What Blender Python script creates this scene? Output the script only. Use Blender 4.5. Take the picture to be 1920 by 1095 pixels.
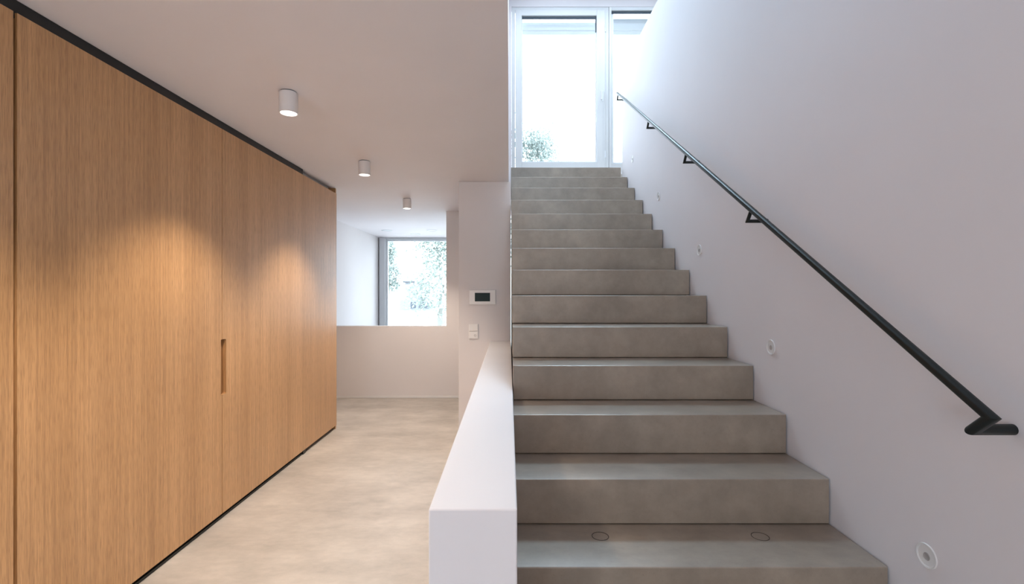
import bpy, bmesh, math, random
from mathutils import Vector, Matrix
random.seed(7)
for o in list(bpy.data.objects): bpy.data.objects.remove(o)
scene = bpy.context.scene
YD_, BACK_ = 6.30, -3.2
COL = scene.collection

# ---------------------------------------------------------------- camera
# camera stands at the origin looking along +Y; hall floor lies at z = FLOOR
FLOOR, CEIL = -1.431, 1.07
cd = bpy.data.cameras.new('camera'); cam = bpy.data.objects.new('camera', cd); COL.objects.link(cam)
cd.sensor_fit = 'HORIZONTAL'; cd.sensor_width = 36.0; cd.lens = 900.0/1920.0*36.0
cd.shift_x = 5.5/1920.0; cd.shift_y = -1.5/1920.0
cd.clip_start = 0.02; cd.clip_end = 300
cam.location = (0, 0, 0); cam.rotation_euler = (math.pi/2, 0, 0)
scene.camera = cam

# ---------------------------------------------------------------- world, added fill lamps, portals, exposure
world = bpy.data.worlds.new('world'); scene.world = world; world.use_nodes = True
bg = world.node_tree.nodes['Background']
bg.inputs['Color'].default_value = (0.74, 0.88, 1.0, 1); bg.inputs['Strength'].default_value = 8.0
def lamp(name, kind, loc, rot, energy, color, **kw):
    d = bpy.data.lights.new(name, kind); d.energy = energy; d.color = color
    for k, v in kw.items(): setattr(d, k, v)
    o = bpy.data.objects.new(name, d); COL.objects.link(o); o.location = loc; o.rotation_euler = rot
    return o
def portal(name, loc, rot, sx, sy):
    o = lamp(name, 'AREA', loc, rot, 1, (1, 1, 1), shape='RECTANGLE', size=sx, size_y=sy); o.data.cycles.is_portal = True
R = math.radians
lamp('stair_fill_above', 'AREA', (1.2, 5.30, 3.93), (R(-42), 0, 0), 48, (.56, .82, 1.0), shape='RECTANGLE', size=2.2, size_y=.6, spread=R(100))  # area lamp added overhead, out of view, to brighten treads and stair wall
lamp('riser_fill_upstairs', 'AREA', (.65, -1.8, 2.7), (R(84), 0, 0), 42, (.66, .86, 1.0), shape='RECTANGLE', size=1.0, size_y=1.5)  # unseen lamp added upstairs for bluish light on the upper risers
lamp('warm_fill_behind', 'AREA', (.1, -2.7, .55), (R(84), 0, 0), 18, (1.0, .84, .72), shape='RECTANGLE', size=1.8, size_y=.8)  # warm lamp added out of view behind the camera to light the risers
# portals only tell the renderer where daylight enters: glazed walls, opening behind the photographer
portal('upper_windows', (2.15, YD_ + .26, 2.55), (R(-90), 0, 0), 4.3, 2.4)
portal('garden_window', (-1.55, 9.68, -.18), (R(-90), 0, 0), 2.1, 2.5)
portal('back_opening', (-1.55, BACK_ - .14, -.5), (R(90), 0, 0), 1.6, 1.25)
vs = scene.view_settings
vs.view_transform = 'Standard'; vs.look = 'None'; vs.gamma = 1.0; vs.use_curve_mapping = False
vs.exposure = 0.0

# ---------------------------------------------------------------- materials
def mat(name, color, rough=0.6, metal=0.0, spec=0.5, coat=0.0, emit=None, estr=1.0):
    m = bpy.data.materials.new(name); m.use_nodes = True
    b = m.node_tree.nodes['Principled BSDF']
    b.inputs['Base Color'].default_value = (*color, 1); b.inputs['Roughness'].default_value = rough
    b.inputs['Metallic'].default_value = metal; b.inputs['Specular IOR Level'].default_value = spec
    b.inputs['Coat Weight'].default_value = coat; b.inputs['Coat Roughness'].default_value = .32
    if emit: b.inputs['Emission Color'].default_value = (*emit, 1); b.inputs['Emission Strength'].default_value = estr
    return m
def N(m, t, **kw):
    n = m.node_tree.nodes.new(t)
    for k, v in kw.items():
        if k in n.inputs: n.inputs[k].default_value = v
        else: setattr(n, k, v)
    return n
def L(m, a, b): m.node_tree.links.new(a, b)
def noise_mix(m, coord, scale3, nscale, detail, lo, hi, c0, c1, rough=.6):
    mp = N(m, 'ShaderNodeMapping'); mp.inputs['Scale'].default_value = scale3; L(m, coord, mp.inputs['Vector'])
    n = N(m, 'ShaderNodeTexNoise'); n.inputs['Scale'].default_value = nscale; n.inputs['Detail'].default_value = detail
    n.inputs['Roughness'].default_value = rough; L(m, mp.outputs[0], n.inputs['Vector'])
    r = N(m, 'ShaderNodeValToRGB'); e = r.color_ramp.elements
    e[0].position = lo; e[1].position = hi; e[0].color = (*c0, 1); e[1].color = (*c1, 1)
    L(m, n.outputs['Fac'], r.inputs['Fac'])
    return r.outputs['Color'], n.outputs['Fac']
def mult(m, a, b, fac=1.0):
    x = N(m, 'ShaderNodeMix'); x.data_type = 'RGBA'; x.blend_type = 'MULTIPLY'; x.inputs[0].default_value = fac
    L(m, a, x.inputs[6]); L(m, b, x.inputs[7]); return x.outputs[2]
def bump(m, fac, strength, dist):
    b = N(m, 'ShaderNodeBump'); b.inputs['Strength'].default_value = strength; b.inputs['Distance'].default_value = dist
    L(m, fac, b.inputs['Height']); L(m, b.outputs[0], m.node_tree.nodes['Principled BSDF'].inputs['Normal'])
def plaster(name, c):
    m = mat(name, c, .75, spec=.25)
    g = N(m, 'ShaderNodeNewGeometry').outputs['Position']
    c2 = tuple(x*.965 for x in c)
    col, _ = noise_mix(m, g, (1, 1, 1), 1.3, 3, .3, .7, c, c2)
    L(m, col, m.node_tree.nodes['Principled BSDF'].inputs['Base Color'])
    _, f = noise_mix(m, g, (1, 1, 1), 160, 2, .3, .7, c, c)
    bump(m, f, .06, .001)
    return m
def concrete(name, base, dark, light, rough=.5, scale=1.0, mark=(.74, 1.0), yfreq=1.0, coat=0.0):
    m = mat(name, base, rough, spec=.5, coat=coat)
    b = m.node_tree.nodes['Principled BSDF']
    g = N(m, 'ShaderNodeNewGeometry').outputs['Position']
    c1, f1 = noise_mix(m, g, (1, yfreq, 1), 2.2*scale, 6, .32, .68, dark, light, .62)
    c2, f2 = noise_mix(m, g, (1, yfreq*1.8, 1), 9*scale, 8, .35, .65, (mark[0]+.09,)*3, (1.04, 1.03, 1.02), .7)
    c3, f3 = noise_mix(m, g, (1, 1, 1), 140, 3, .28, .36, (mark[0],)*3, (1, 1, 1), .5)
    c = mult(m, mult(m, c1, c2), c3, .5)
    L(m, c, b.inputs['Base Color'])
    rr = N(m, 'ShaderNodeMapRange'); rr.inputs['To Min'].default_value = rough-.05; rr.inputs['To Max'].default_value = rough+.08
    L(m, f2, rr.inputs['Value']); L(m, rr.outputs[0], b.inputs['Roughness'])
    bump(m, f2, .05, .002)
    return m
WALL = plaster('white_plaster', (.80, .765, .77))
WALL2 = plaster('white_stair_plaster', (.80, .765, .785))
CEILM = plaster('ceiling_plaster', (.86, .825, .855))
CAP = plaster('parapet_plaster', (.82, .79, .81))
STAIR = concrete('stair_concrete', (.25, .23, .21), (.265, .215, .170), (.385, .322, .26), .40, coat=.6)
STAIRD = mat('dark_joint', (.05, .045, .04), .9)
FLOORM = concrete('polished_floor', (.5, .43, .36), (.39, .36, .33), (.58, .54, .50), .45, 1.0, (.82, 1), 1.5)
GROUND = concrete('garden_gravel', (.6, .6, .56), (.55, .55, .5), (.7, .7, .66), .9, .3)
BLACK = mat('black_lacquered_steel', (.008, .012, .012), .42, spec=.4)
TRACK = mat('black_aluminium_track', (.008, .011, .012), .45)
GREYF = mat('grey_filler', (.35, .35, .34), .6)
PVC = mat('white_window_frame', (.70, .715, .73), .35)
ALU = mat('grey_window_frame', (.62, .64, .67), .4, .1)
BLIND = mat('white_blind_casing', (.80, .84, .88), .4)
SHADE = mat('outdoor_blind_casing', (.42, .45, .48), .4)
DARKG = mat('dark_ring_and_shadow', (.05, .07, .09), .6)
WHITEP = mat('white_plastic', (.88, .86, .85), .4)
LAMPM = mat('white_lamp_lacquer', (.80, .77, .77), .4)
LENS = mat('glowing_lens', (1, 1, 1), .4, emit=(1.0, .93, .84), estr=6)
SCREEN = mat('dark_display', (.03, .05, .05), .6, spec=.2)
HOLE = mat('dark_recess', (.42, .39, .38), .7)
FIXT = mat('recessed_light_plaster', (.80, .79, .79), .4)
GLASS = bpy.data.materials.new('clear_glass'); GLASS.use_nodes = True
nt = GLASS.node_tree; nt.nodes.clear()
o_ = nt.nodes.new('ShaderNodeOutputMaterial'); mx = nt.nodes.new('ShaderNodeMixShader')
tr = nt.nodes.new('ShaderNodeBsdfTransparent'); gl = nt.nodes.new('ShaderNodeBsdfGlossy'); fr = nt.nodes.new('ShaderNodeFresnel')
fr.inputs[0].default_value = 1.25; gl.inputs['Roughness'].default_value = .02
nt.links.new(fr.outputs[0], mx.inputs[0]); nt.links.new(tr.outputs[0], mx.inputs[1]); nt.links.new(gl.outputs[0], mx.inputs[2]); nt.links.new(mx.outputs[0], o_.inputs[0])

def oak():
    m = mat('oak_veneer', (.5, .3, .17), .38, spec=.6, coat=.45)
    b = m.node_tree.nodes['Principled BSDF']
    g = N(m, 'ShaderNodeNewGeometry').outputs['Position']
    # veneer leaves: soft broad vertical bands, then fine grain and short pores, all running along z
    c1, f1 = noise_mix(m, g, (0, 1, .02), 6.0, 2, .3, .7, (.53, .305, .138), (.64, .385, .188), .5)
    c2, f2 = noise_mix(m, g, (1, 1, .018), 75, 5, .30, .70, (.76, .73, .69), (1.16, 1.16, 1.16), .7)
    c3, f3 = noise_mix(m, g, (1, 1, .045), 330, 2, .36, .52, (.80, .77, .72), (1.03, 1.03, 1.03), .5)
    c4, f4 = noise_mix(m, g, (1, 1, .5), 1.2, 3, .3, .7, (.94, .93, .92), (1.04, 1.04, 1.04), .5)
    L(m, mult(m, mult(m, mult(m, c1, c2), c3), c4), b.inputs['Base Color'])
    bump(m, f3, .10, .001)
    return m
OAK = oak()
OAKE = mat('oak_edge', (.30, .15, .06), .55)
LEAF = mat('pale_leaf', (.28, .32, .29), .6)
LEAF2 = mat('grey_leaf', (.24, .28, .26), .6)
BARK = mat('pale_bark', (.25, .25, .23), .8)
HOUSE = mat('house_render', (.22, .23, .26), .8)
ROOF = mat('house_roof', (.08, .08, .09), .8)
HWIN = mat('house_window', (.06, .07, .09), .3)

# ---------------------------------------------------------------- mesh helpers
def newbm(): return bmesh.new()
def bx(bm, x0, x1, y0, y1, z0, z1):
    v = [bm.verts.new(p) for p in ((x0,y0,z0),(x1,y0,z0),(x1,y1,z0),(x0,y1,z0),(x0,y0,z1),(x1,y0,z1),(x1,y1,z1),(x0,y1,z1))]
    for f in ((0,3,2,1),(4,5,6,7),(0,1,5,4),(1,2,6,5),(2,3,7,6),(3,0,4,7)): bm.faces.new([v[i] for i in f])
    return bm
def bevel(bm, w, seg=2, edges=None):
    bmesh.ops.bevel(bm, geom=edges if edges is not None else bm.edges[:], offset=w, segments=seg, affect='EDGES', profile=.5)
    return bm
def box(x0, x1, y0, y1, z0, z1, bv=0, seg=2):
    bm = bx(newbm(), x0, x1, y0, y1, z0, z1)
    if bv: bevel(bm, bv, seg)
    return bm
def cyl(bm, a, b, r0, r1=None, n=32, caps=True):
    r1 = r0 if r1 is None else r1
    a, b = Vector(a), Vector(b); d = (b-a).normalized()
    q = d.to_track_quat('Z', 'Y')
    ra, rb = [], []
    for i in range(n):
        t = 2*math.pi*i/n; u = q @ Vector((math.cos(t), math.sin(t), 0))
        ra.append(bm.verts.new(a+u*r0)); rb.append(bm.verts.new(b+u*r1))
    for i in range(n):
        j = (i+1) % n; bm.faces.new((ra[i], ra[j], rb[j], rb[i]))
    if caps: bm.faces.new(ra[::-1]); bm.faces.new(rb)
    return bm
def lathe(bm, origin, axis, prof, n=40, close=True):
    """prof = (radius, height) pairs along axis"""
    o = Vector(origin); q = Vector(axis).normalized().to_track_quat('Z', 'Y'); rings = []
    for r, h in prof:
        if r < 1e-6: rings.append([bm.verts.new(o + q @ Vector((0, 0, h)))])
        else: rings.append([bm.verts.new(o + q @ Vector((r*math.cos(2*math.pi*i/n), r*math.sin(2*math.pi*i/n), h))) for i in range(n)])
    for A, B in zip(rings, rings[1:]):
        for i in range(n):
            j = (i+1) % n
            if len(A) == 1 and len(B) == 1: break
            if len(A) == 1: bm.faces.new((A[0], B[j], B[i]))
            elif len(B) == 1: bm.faces.new((A[i], A[j], B[0]))
            else: bm.faces.new((A[i], A[j], B[j], B[i]))
    return bm
def sweep(bm, pts, r, n=20):
    """round tube with mitred corners"""
    P = [Vector(p) for p in pts]; prev = None; rings = []
    d0 = (P[1]-P[0]).normalized(); q = d0.to_track_quat('Z', 'Y')
    base = [q @ Vector((r*math.cos(2*math.pi*i/n), r*math.sin(2*math.pi*i/n), 0)) for i in range(n)]
    cur = [P[0]+u for u in base]; rings.append([bm.verts.new(p) for p in cur])
    for k in range(1, len(P)):
        d = (P[k]-P[k-1]).normalized()
        if k < len(P)-1: nn = (d + (P[k+1]-P[k]).normalized()).normalized()
        else: nn = d
        cur = [p + d*((P[k]-p).dot(nn)/d.dot(nn)) for p in cur]
        rings.append([bm.verts.new(p) for p in cur])
    for A, B in zip(rings, rings[1:]):
        for i in range(n): j = (i+1) % n; bm.faces.new((A[i], A[j], B[j], B[i]))
    bm.faces.new(rings[0][::-1]); bm.faces.new(rings[-1])
    return bm
def prism_x(bm, poly, x0, x1):
    """poly of (y, z) extruded along x"""
    A = [bm.verts.new((x0, y, z)) for y, z in poly]; B = [bm.verts.new((x1, y, z)) for y, z in poly]
    n = len(poly)
    bm.faces.new(A[::-1]); bm.faces.new(B)
    for i in range(n): j = (i+1) % n; bm.faces.new((A[i], A[j], B[j], B[i]))
    return bm
def root_loc(p):
    return p.parent.location + p.location if p.parent else p.location.copy()
def obj(name, bm, m, parent=None, smooth=False, loc=None):
    """bm is in world coordinates; link it as one mesh object"""
    bmesh.ops.recalc_face_normals(bm, faces=bm.faces[:])
    me = bpy.data.meshes.new(name)
    off = root_loc(parent) if parent else (Vector(loc) if loc else Vector((0, 0, 0)))
    bmesh.ops.translate(bm, verts=bm.verts[:], vec=-off)
    bm.to_mesh(me); bm.free()
    for mm in (m if isinstance(m, (list, tuple)) else [m]): me.materials.append(mm)
    o = bpy.data.objects.new(name, me); COL.objects.link(o)
    if parent: o.parent = parent
    elif loc: o.location = off
    if smooth:
        for p in me.polygons: p.use_smooth = True
        try:
            me.set_sharp_from_angle(angle=R(35))
        except Exception: pass
    return o
def struct(name, bm, m, smooth=False):
    o = obj(name, bm, m, None, smooth); o['kind'] = 'structure'; return o
def sroot(name, loc):
    o = bpy.data.objects.new(name, None); COL.objects.link(o); o.location = loc; o['kind'] = 'structure'; return o
def thing(name, label, cat, loc=(0, 0, 0), group=None):
    o = bpy.data.objects.new(name, None); COL.objects.link(o); o.location = loc
    o['label'] = label; o['category'] = cat
    if group: o['group'] = group
    return o

# ---------------------------------------------------------------- room shell
XL, XR = -2.6, 1.246          # left wall face, face of the wall beside the stairs
YP = 4.68                     # front of the white pier
YF = 6.42                     # low wall across the end of the hall
YW = 9.53                     # garden window of the hall
YD = 6.30                     # glazed wall upstairs
BACK = -3.2
struct('floor', box(XL-.12, 1.4, BACK, YW+.15, FLOOR-.15, FLOOR), FLOORM)
struct('wall_left', box(XL-.12, XL, BACK, YW+.15, FLOOR, CEIL), WALL)
# hall ceiling slab; stops at the stair opening
cb = newbm(); bx(cb, XL-.12, -.004, BACK, YF+.13, CEIL, 1.36); bx(cb, XL-.12, -.3, YF+.131, YW+.15, CEIL, 1.36)
bx(cb, -.0035, 1.245, BACK, .9, CEIL, 1.36)  # unseen slab over the near stairs, added to block light from upstairs
struct('ceiling', cb, CEILM)
# stair wall, ends as a balustrade-high wall upstairs
struct('wall_right', box(XR, XR+.15, BACK, 5.29, FLOOR, 2.445, .003, 2), WALL2)
struct('wall_pier', box(-.492, .018, YP, YW, FLOOR, CEIL-.001, .004, 2), WALL)
fb = newbm(); bx(fb, XL, -.84, YF, YF+.12, FLOOR, -.468); bx(fb, -.84, -.494, YF, YF+.12, FLOOR, CEIL-.001)
struct('wall_far', fb, WALL)
struct('baseboard_far', box(XL+.001, -.495, YF-.006, YF-.0005, FLOOR+.002, FLOOR+.030, .001, 1), FIXT)
struct('wall_balustrade', box(-.180, .018, 1.072, YP-.001, FLOOR, -.487, .004, 3), CAP)
struct('wall_behind', box(XL-.12, 1.4, BACK-.12, BACK, FLOOR, -1.15), WALL)
hb = newbm(); bx(hb, -.7, 4.6, BACK-.12, BACK, -1.15, 3.9); bx(hb, XL-.12, -2.4, BACK-.12, BACK, -1.15, 1.36); bx(hb, -2.4, -.7, BACK-.12, BACK, .15, 3.9)
struct('wall_behind_upper', hb, WALL)
# upstairs
struct('floor_upper', box(XR+.152, 4.6, BACK, 5.6, 1.1, 1.36), FLOORM)
struct('floor_landing', box(.022, 4.6, 5.602, YD, 1.1, 1.366), FLOORM)
struct('wall_upper_left', box(-.15, -.010, BACK, YD+.12, 1.361, 3.9), WALL2)
struct('wall_upper_right', box(4.6, 4.72, BACK, YD+.12, 1.1, 3.9), WALL2)
ub = newbm(); bx(ub, -.15, 4.72, BACK, 4.9, 3.9, 4.0); bx(ub, -.15, 4.72, 5.7, YD+.12, 3.9, 4.0); bx(ub, 2.4, 4.72, 4.9, 5.7, 3.9, 4.0); bx(ub, -.15, .05, 4.9, 5.7, 3.9, 4.0)  # gap in the unseen ceiling, added so sky light reaches the treads
struct('ceiling_upper', ub, WALL2)
eb = newbm(); bx(eb, -.009, .033, YD, YD+.12, 1.0, 3.735); bx(eb, -.009, 4.6, YD, YD+.12, 3.735, 3.899); bx(eb, 4.3, 4.6, YD, YD+.12, 1.366, 3.735)
struct('wall_upper_far', eb, WALL2)

# ---------------------------------------------------------------- glazed door and window upstairs
def frame(bm, x0, x1, z0, z1, y0, y1, wl, wr, wt, wb):
    bx(bm, x0, x0+wl, y0, y1, z0, z1); bx(bm, x1-wr, x1, y0, y1, z0, z1)
    bx(bm, x0+wl, x1-wr, y0, y1, z1-wt, z1); bx(bm, x0+wl, x1-wr, y0, y1, z0, z0+wb)
dr = sroot('door_1', (.68, YD+.03, 1.367))
b = newbm(); frame(b, .034, 1.31, 1.368, 3.733, YD+.01, YD+.09, .045, .045, .04, .06)
obj('door_frame', b, PVC, dr)
b = newbm(); frame(b, .083, 1.262, 1.432, 3.690, YD-.008, YD+.07, .083, .112, .073, .26)
obj('door_leaf', bevel(b, .003, 1), PVC, dr)
b = newbm(); frame(b, .166, 1.150, 1.692, 3.617, YD+.03, YD+.055, .012, .012, .02, .02)
obj('glazing_bead', b, BLIND, dr)
obj('shadow_line', box(.172, 1.146, YD+.02, YD+.03, 3.585, 3.614), DARKG, dr)  # dark strips paint the shadow lines above and beside the blind
obj('shadow_line', box(1.136, 1.146, YD+.02, YD+.03, 3.41, 3.585), DARKG, dr)
obj('pane', box(.178, 1.138, YD+.038, YD+.048, 1.712, 3.597), GLASS, dr)
h = obj('handle', bx(newbm(), 1.205, 1.235, YD-.03, YD-.0085, 2.51, 2.62), WHITEP, dr)
b = newbm(); bx(b, 1.212, 1.228, YD-.06, YD-.03, 2.59, 2.606); bx(b, 1.212, 1.228, YD-.06, YD-.048, 2.47, 2.60); obj('lever', bevel(b, .003, 1), BLIND, h)
for zz in (1.75, 3.4): obj('hinge', cyl(newbm(), (1.262, YD-.012, zz), (1.262, YD-.012, zz+.09), .008, n=12), BLIND, dr)
obj('leaf_joint', box(1.232, 1.236, YD-.010, YD-.0085, 1.70, 2.46), ALU, dr)
def blind(x0, x1, z0, z1, parent):
    bl = obj('blind_casing', bevel(bx(newbm(), x0, x1, YD+.13, YD+.23, z0+.06, z1), .004, 1), SHADE, parent)
    obj('bottom_rail', box(x0, x1, YD+.14, YD+.17, z0, z0+.05, .004, 1), SHADE, bl)
blind(.10, 1.25, 3.44, 3.60, dr)
wn = sroot('window_2', (2.4, YD+.03, 1.367))
b = newbm(); frame(b, 1.315, 2.90, 1.368, 3.733, YD, YD+.09, .03, .06, .045, .31)
obj('window_frame', bevel(b, .003, 1), PVC, wn)
b = newbm(); frame(b, 1.347, 2.838, 1.680, 3.686, YD+.03, YD+.06, .03, .03, .012, .02)
obj('glazing_bead', b, BLIND, wn)
obj('shadow_line', box(1.349, 2.836, YD+.02, YD+.03, 3.655, 3.684), DARKG, wn)  # shadow line under the frame head, painted as a dark strip
obj('pane', box(1.378, 2.807, YD+.04, YD+.05, 1.701, 3.673), GLASS, wn)
blind(1.33, 2.85, 3.44, 3.65, wn)
wn = sroot('window_3', (3.6, YD+.03, 1.367))
b = newbm(); frame(b, 2.905, 4.298, 1.368, 3.733, YD, YD+.09, .06, .06, .07, .31)
obj('window_frame', bevel(b, .003, 1), PVC, wn)
obj('pane', box(2.966, 4.237, YD+.04, YD+.05, 1.68, 3.662), GLASS, wn)

# ---------------------------------------------------------------- garden window at the end of the hall
w1 = sroot('window_1', (-1.5, YW+.06, FLOOR))
b = newbm(); frame(b, XL+.005, -.494, FLOOR+.001, CEIL-.001, YW+.03, YW+.13, .02, .06, .035, .07)
obj('window_frame', bevel(b, .004, 1), ALU, w1)
obj('side_post', box(-2.575, -2.455, YW-.02, YW+.12, FLOOR+.001, CEIL-.002, .004, 1), ALU, w1)
b = newbm(); frame(b, -2.453, -.556, FLOOR+.075, CEIL-.040, YW+.05, YW+.10, .035, .05, .035, .05)
obj('sash', bevel(b, .003, 1), BLIND, w1)
obj('pane', box(-2.417, -.607, YW+.07, YW+.08, FLOOR+.126, CEIL-.076), GLASS, w1)
b = newbm(); bx(b, XL, -.493, YW, YW+.10, CEIL-.02, CEIL-.0005); w_ = obj('head_trim', b, ALU, w1)

# ---------------------------------------------------------------- staircase
RISE, TREAD, W0 = .175, .2885, 1.24
KD = 900*W0/711.0      # depth of nosing 0
ZN0 = -.903
st = thing('concrete_staircase', 'wide grey concrete stairs climbing to the bright glazed door', 'stairs', (.62, KD-2*TREAD, FLOOR))
steps = {}
for n in range(-3+1, 14):
    y0 = KD+n*TREAD; zt = ZN0+n*RISE; y1 = y0+TREAD+.02 if n < 13 else 5.60
    bm = box(.021, W0, y0, y1, zt-RISE+.0025, zt)
    ed = [e for e in bm.edges if all(abs(v.co.y-y0) < 1e-5 for v in e.verts)]
    bevel(bm, .0035, 2, ed)
    steps[n] = obj('step', bm, STAIR, st)
poly = [(KD-2*TREAD+.03, FLOOR), (5.55, FLOOR), (5.55, ZN0+13*RISE-.10)]
for n in range(13, -3, -1): poly += [(KD+n*TREAD+.03, ZN0+n*RISE-.10)] + ([(KD+n*TREAD+.03, ZN0+(n-1)*RISE-.10)] if n > -2 else [])
obj('stair_core', prism_x(newbm(), poly, .024, W0-.01), STAIRD, st)
# two round sockets cut into the lowest tread in view
for cx, cy in ((171, 459.5), (471, 460)):
    D = 900*(-ZN0)/cy; X = cx/900*D
    b = newbm(); lathe(b, (X, D, ZN0+.0002), (0, 0, 1), [(.0290, 0), (.0290, .0006), (.0312, .0006), (.0312, 0)])
    obj('socket_ring', b, STAIRD, steps[0])

# ---------------------------------------------------------------- handrail
XRAIL, TR = 1.150, .0135
sl = RISE/TREAD; dirv = Vector((0, 1, sl)).normalized(); dn = Vector((0, sl, -1)).normalized()   # square to the rail, downwards
sl2 = .575/.945
A = Vector((XRAIL, 1.145, -.302)); 
def railpt(y): return Vector((XRAIL, y, A.z + (y-A.y)*sl2))
hr = thing('handrail', 'long black round steel handrail climbing the white wall beside the stairs', 'handrail', (XRAIL, 1.145, -.302))
foot = A + Vector((0, .042, -.040))
obj('rail', sweep(newbm(), [railpt(5.11), A, foot, foot + Vector((XR-XRAIL, 0, 0))], TR, 28), BLACK, hr, True)
for y in (2.315, 3.15, 3.99, 5.10):
    p = railpt(y - .038)
    e = p + Vector((0, .038, -.049))
    br = obj('bracket', sweep(newbm(), [p, e, e + Vector((XR-.004-XRAIL, 0, 0))], .0085, 16), BLACK, hr, True)
    obj('wall_plate', cyl(newbm(), (XR-.004, e.y, e.z), (XR, e.y, e.z), .0115, n=24), BLACK, br)

# ---------------------------------------------------------------- round lights in the stair wall
places = ['by the lowest step', 'second from bottom, under the lower handrail', 'third from the bottom, beside the middle steps',
          'fourth from bottom, under the upper handrail', 'topmost of the row, near the top steps']
for i, (px, py) in enumerate(((1738.5, 1042), (1446, 651), (1311.5, 469), (1235, 368), (1186, 298))):
    D = 900*XR/(px-954.5); Z = -(py-546)/900*D
    t = thing('step_light', 'white round recessed stair light, ' + places[i], 'wall light', (XR, D, Z), 'recessed lights along the stairs')
    obj('housing', lathe(newbm(), (XR, D, Z), (-1, 0, 0), [(.035, 0), (.035, .003), (.031, .004), (.029, .0022), (.0095, .0014), (.0085, .0005)], 48), FIXT, t, True)
    obj('rim', lathe(newbm(), (XR, D, Z), (-1, 0, 0), [(.0352, .0), (.0360, .0025), (.0348, .0045), (.0332, .0045), (.0322, .0028)], 48), FIXT, t, True)
    obj('lens_hole', lathe(newbm(), (XR, D, Z-.002), (-1, 0, 0), [(.0, .0010), (.0085, .0016), (.0105, .0030), (.0115, .0016)], 32), HOLE, t, True)

# ---------------------------------------------------------------- oak wardrobe wall
XW = -1.800
ZT, ZB = 1.026-.008, -1.395
wd = thing('oak_wardrobe', 'long oak fronted wardrobe wall with tall flush doors along the hall', 'wardrobe', (XW-.3, 3.0, FLOOR))
def depth(px): return 900*(-XW)/(954.5-px)
YS0, YS1, YE = depth(29.0), depth(416.6), depth(631)
YH0, YH1 = depth(414.3), depth(424.3); HZ1, HZ0 = -.303, -.650
TH = .022
# leftmost leaf (mostly outside the picture), then the wide leaf up to the hairline seam
obj('door', box(XW-TH, XW, YS0-1.25, YS0-.0065, ZB, ZT, .001, 1), OAK, wd)
def arc(cy, cz, r, a0, a1, n=6): return [(cy+r*math.cos(R(a0+(a1-a0)*i/n)), cz+r*math.sin(R(a0+(a1-a0)*i/n))) for i in range(n+1)]
r = .012
poly = [(YS0+.0065, ZB), (YS1-.0022, ZB), (YS1-.0022, HZ0)] + [(YH0, HZ0)] + [(YH0, HZ1)] + [(YS1-.0022, HZ1), (YS1-.0022, ZT), (YS0+.0065, ZT)]
obj('door', prism_x(newbm(), poly, XW-TH, XW), OAK, wd)
poly = [(YS1+.0022, ZB), (YE, ZB), (YE, ZT), (YS1+.0022, ZT), (YS1+.0022, HZ1)] + arc(YH1-r, HZ1-r, r, 90, 0) + arc(YH1-r, HZ0+r, r, 0, -90) + [(YS1+.0022, HZ0)]
d2 = obj('door', prism_x(newbm(), poly, XW-TH, XW), OAK, wd)
gp = obj('recessed_grip', box(XW-TH-.03, XW-TH-.001, YH0-.03, YH1+.03, HZ0-.03, HZ1+.01), OAKE, d2)
gp['label'] = 'long narrow finger grip cut into the door edge'
obj('lock_plate', box(XW-TH-.0005, XW-.005, YH0+.001, YH1-.001, HZ1-.046, HZ1-.001), TRACK, gp)
# carcass behind the doors, seen only through the shadow gaps
b = newbm(); bx(b, XL+.001, XW-TH-.035, YS0-1.25, YE-.03, FLOOR+.01, 1.0)
obj('carcass', b, TRACK, wd)
obj('end_panel', box(XL+.002, XW-.003, YE-.026, YE-.001, FLOOR+.001, CEIL-.001, .001, 1), OAK, wd)
obj('top_track', box(XW-.14, XW-.010, YS0-1.25, depth(570), ZT+.001-.02, CEIL-.001), TRACK, wd)
YF0, YF1 = depth(571), depth(624)
obj('filler_panel', box(XW-.09, XW-.045, YF0+.001, YF1, ZT-.02, CEIL-.006), GREYF, wd)
obj('bottom_track', box(XW-.10, XW-.012, YS0-1.25, depth(571), FLOOR+.0005, FLOOR+.014), TRACK, wd)
obj('plinth', box(XW-.10, XW-.035, YS0-1.25, YE-.03, FLOOR+.0145, ZB-.001), TRACK, wd)
obj('guide_bracket', box(XW-.012, XW-.002, depth(570)-.01, depth(570)+.04, FLOOR+.001, ZB-.001), TRACK, wd)

# ---------------------------------------------------------------- ceiling lamps
def ceiling_lamp(y, x, label):
    t = thing('ceiling_spotlight', label, 'ceiling lamp', (x, y, CEIL), 'cylindrical ceiling lamps')
    R0, H = .048, .112
    obj('housing', lathe(newbm(), (x, y, CEIL-.004), (0, 0, -1), [(0, 0), (R0-.003, 0), (R0, .003), (R0, H-.004), (R0-.003, H-.0005), (R0-.006, H-.001), (R0-.007, H-.006), (0.0, H-.007)], 48), LAMPM, t, True)
    obj('mounting_ring', lathe(newbm(), (x, y, CEIL-.0002), (0, 0, -1), [(R0-.006, 0), (R0-.006, .0042)], 40), DARKG, t, True)
    obj('lens', lathe(newbm(), (x, y, CEIL-H+.002), (0, 0, -1), [(0, .003), (R0-.012, .003), (R0-.0075, .0005)], 40), LENS, t, True)
    s = lamp('lamp_beam', 'SPOT', (x, y, CEIL-H-.012), (0, 0, 0), 98, (1.0, .85, .69), spot_size=R(102), spot_blend=.6, shadow_soft_size=.035)
    s.parent = t; s.location = (0, 0, -H-.012)
ceiling_lamp(2.58, -1.185, 'white cylindrical ceiling lamp nearest to the camera, largest of the row')
ceiling_lamp(3.95, -1.190, 'middle white cylindrical ceiling lamp, above the far end of the oak doors')
ceiling_lamp(5.55, -1.180, 'farthest and smallest white cylindrical ceiling lamp, in front of the low wall')
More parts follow.
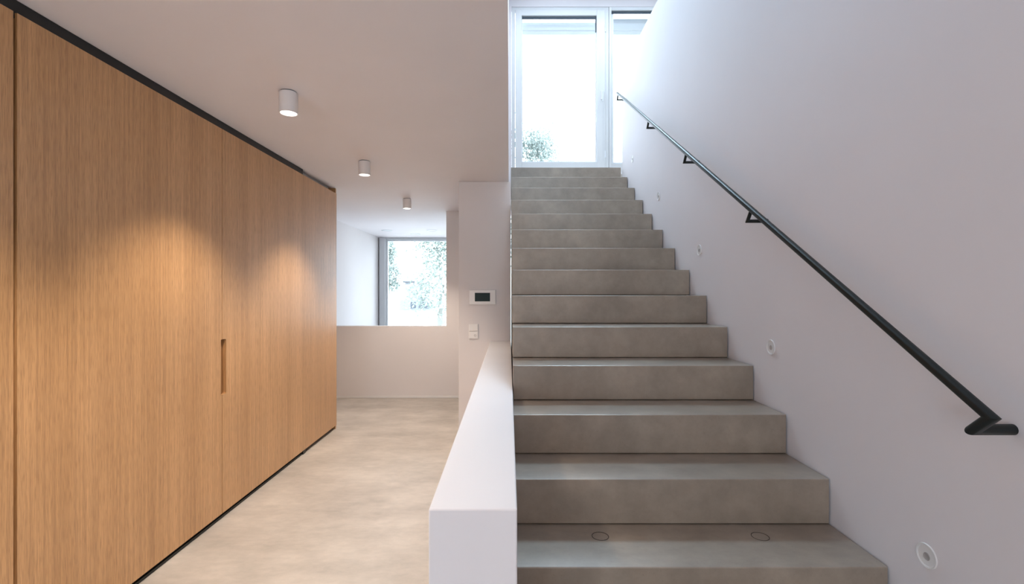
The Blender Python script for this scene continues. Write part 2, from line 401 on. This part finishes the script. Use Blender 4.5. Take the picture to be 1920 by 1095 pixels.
# one more of the row above the photographer's end of the hall
ceiling_lamp(1.15, -1.185, 'white cylindrical ceiling lamp above the near end of the oak doors')
# flush lights near the garden window
for i, (px, py) in enumerate(((725.5, 432), (779, 439), (810, 432))):
    D = 900*CEIL/(546-py); X = (px-954.5)/900*D
    t = thing('recessed_downlight', ('left', 'middle, farthest', 'right')[i] + ' flush round downlight in the ceiling before the garden window', 'ceiling light', (X, D, CEIL), 'flush downlights by the window')
    obj('trim_ring', lathe(newbm(), (X, D, CEIL-.0005), (0, 0, -1), [(.095, 0), (.095, .004), (.078, .005), (.072, .001)], 40), ALU, t, True)
    obj('diffuser', lathe(newbm(), (X, D, CEIL-.0005), (0, 0, -1), [(0, .001), (.072, .001)], 40), BLIND, t)

# ---------------------------------------------------------------- wall devices on the pier
def P(px, py, D=YP): return (px-954.5)/900*D, -(py-546)/900*D
x0, z1 = P(880, 543.5); x1, z0 = P(929.5, 571)
t = thing('thermostat', 'white control panel with dark screen on the pier', 'thermostat', ((x0+x1)/2, YP, z0))
obj('cover', box(x0, x1, YP-.014, YP-.0002, z0, z1, .003, 2), WHITEP, t)
a0, c1 = P(890.5, 549); a1, c0 = P(919, 565)
obj('screen', box(a0, a1, YP-.0155, YP-.013, c0, c1, .0006, 1), SCREEN, t)
x0, z1 = P(879, 607.5); x1, z0 = P(897, 621)
t = thing('light_switch', 'upper blank white square switch beside the parapet, below the control panel', 'switch', ((x0+x1)/2, YP, z0), 'wall switches on the pier')
obj('plate', box(x0, x1, YP-.008, YP-.0002, z0, z1, .002, 2), WHITEP, t)
obj('rocker', box(x0+.006, x1-.006, YP-.012, YP-.0075, z0+.006, z1-.006, .002, 2), WHITEP, t)
x0, z1 = P(879, 621.6); x1, z0 = P(897, 635)
t = thing('wall_socket', 'lower white square switch with small round symbol, directly under the blank one', 'switch', ((x0+x1)/2, YP, z0), 'wall switches on the pier')
t.name = 'light_switch'
obj('plate', box(x0, x1, YP-.008, YP-.0002, z0, z1, .002, 2), WHITEP, t)
obj('rocker', box(x0+.006, x1-.006, YP-.012, YP-.0075, z0+.006, z1-.006, .002, 2), WHITEP, t)
obj('symbol', lathe(newbm(), (x0+.062, YP-.0118, z0+.032), (0, -1, 0), [(.010, 0), (.010, .0012), (.007, .0012), (.007, 0)], 24), GREYF, t)

# ---------------------------------------------------------------- outside: ground, trees, house
struct('ground', box(-60, 60, 11.5, 120, FLOOR-.35, FLOOR-.25), GROUND)
def tree(name, label, x, y, h, crown, nleaf, lm, leaf=.10, seed=1, droop=0.0):
    rnd = random.Random(seed); g0 = FLOOR-.25
    t = thing(name, label, 'tree', (x, y, g0))
    b = newbm()
    pts = [Vector((x, y, g0)), Vector((x+.1, y, g0+h*.35)), Vector((x-.05, y+.1, g0+h*.7)), Vector((x, y, g0+h*.97))]
    rr = [.14, .10, .06, .015]
    for i in range(3): cyl(b, pts[i], pts[i+1], rr[i], rr[i+1], 10)
    tips = []
    for k in range(26):
        f = .3+.65*rnd.random(); s = pts[0].lerp(pts[3], f); a = rnd.random()*6.28
        ln = crown*(1.15-f*.75)*(.6+.5*rnd.random())
        e = s + Vector((math.cos(a)*ln, math.sin(a)*ln, ln*(.45-droop)))
        cyl(b, s, e, .03, .008, 6); tips.append((s, e))
    obj('trunk', b, BARK, t, True)
    vs_, fs = [], []
    for _ in range(nleaf):
        s, e = tips[rnd.randrange(len(tips))]; f = rnd.random()**.6
        c = s.lerp(e, f) + Vector([rnd.gauss(0, crown*.11) for _ in range(3)]) - Vector((0, 0, droop*rnd.random()*1.6))
        u = Vector([rnd.gauss(0, 1) for _ in range(3)]).normalized(); w = u.orthogonal().normalized()
        l_ = leaf*(.6+.8*rnd.random()); i0 = len(vs_)
        vs_ += [c, c+u*l_*.5+w*l_*.28, c+u*l_, c+u*l_*.5-w*l_*.28]; fs.append((i0, i0+1, i0+2, i0+3))
    me = bpy.data.meshes.new('foliage'); off = Vector((x, y, g0))
    me.from_pydata([v-off for v in vs_], [], fs); me.materials.append(lm)
    o = bpy.data.objects.new('foliage', me); COL.objects.link(o); o.parent = t; o['kind'] = 'stuff'
tree('garden_tree', 'pale drooping tree at the right of the hall window', -2.75, 19.0, 5.2, 2.0, 4200, LEAF, .14, 3, .5)
tree('garden_tree', 'small far tree at the upper left edge of the hall window', -9.6, 38.0, 7.4, 1.5, 3500, LEAF2, .2, 5, .3)
tree('tall_tree', 'treetop seen low through the glazed door upstairs', 1.35, 24.0, 10.1, 3.0, 10000, LEAF2, .16, 8, .1)
hs = thing('distant_house', 'pale house beyond the garden with flat dark roof edge', 'house', (-8.3, 42, FLOOR-.25))
obj('wall', box(-9.6, -6.9, 42, 48, FLOOR-.25, -.9+.15), HOUSE, hs)
obj('upper_wall', box(-9.2, -7.8, 42.5, 47, -.75, .75), HOUSE, hs)
obj('roof', box(-9.35, -7.6, 42.2, 47.3, .75, .9), ROOF, hs)
for xx in (-8.6, -7.9, -7.5): obj('window', box(xx, xx+.45, 41.95, 42.02, -1.5, -.95), HWIN, hs)
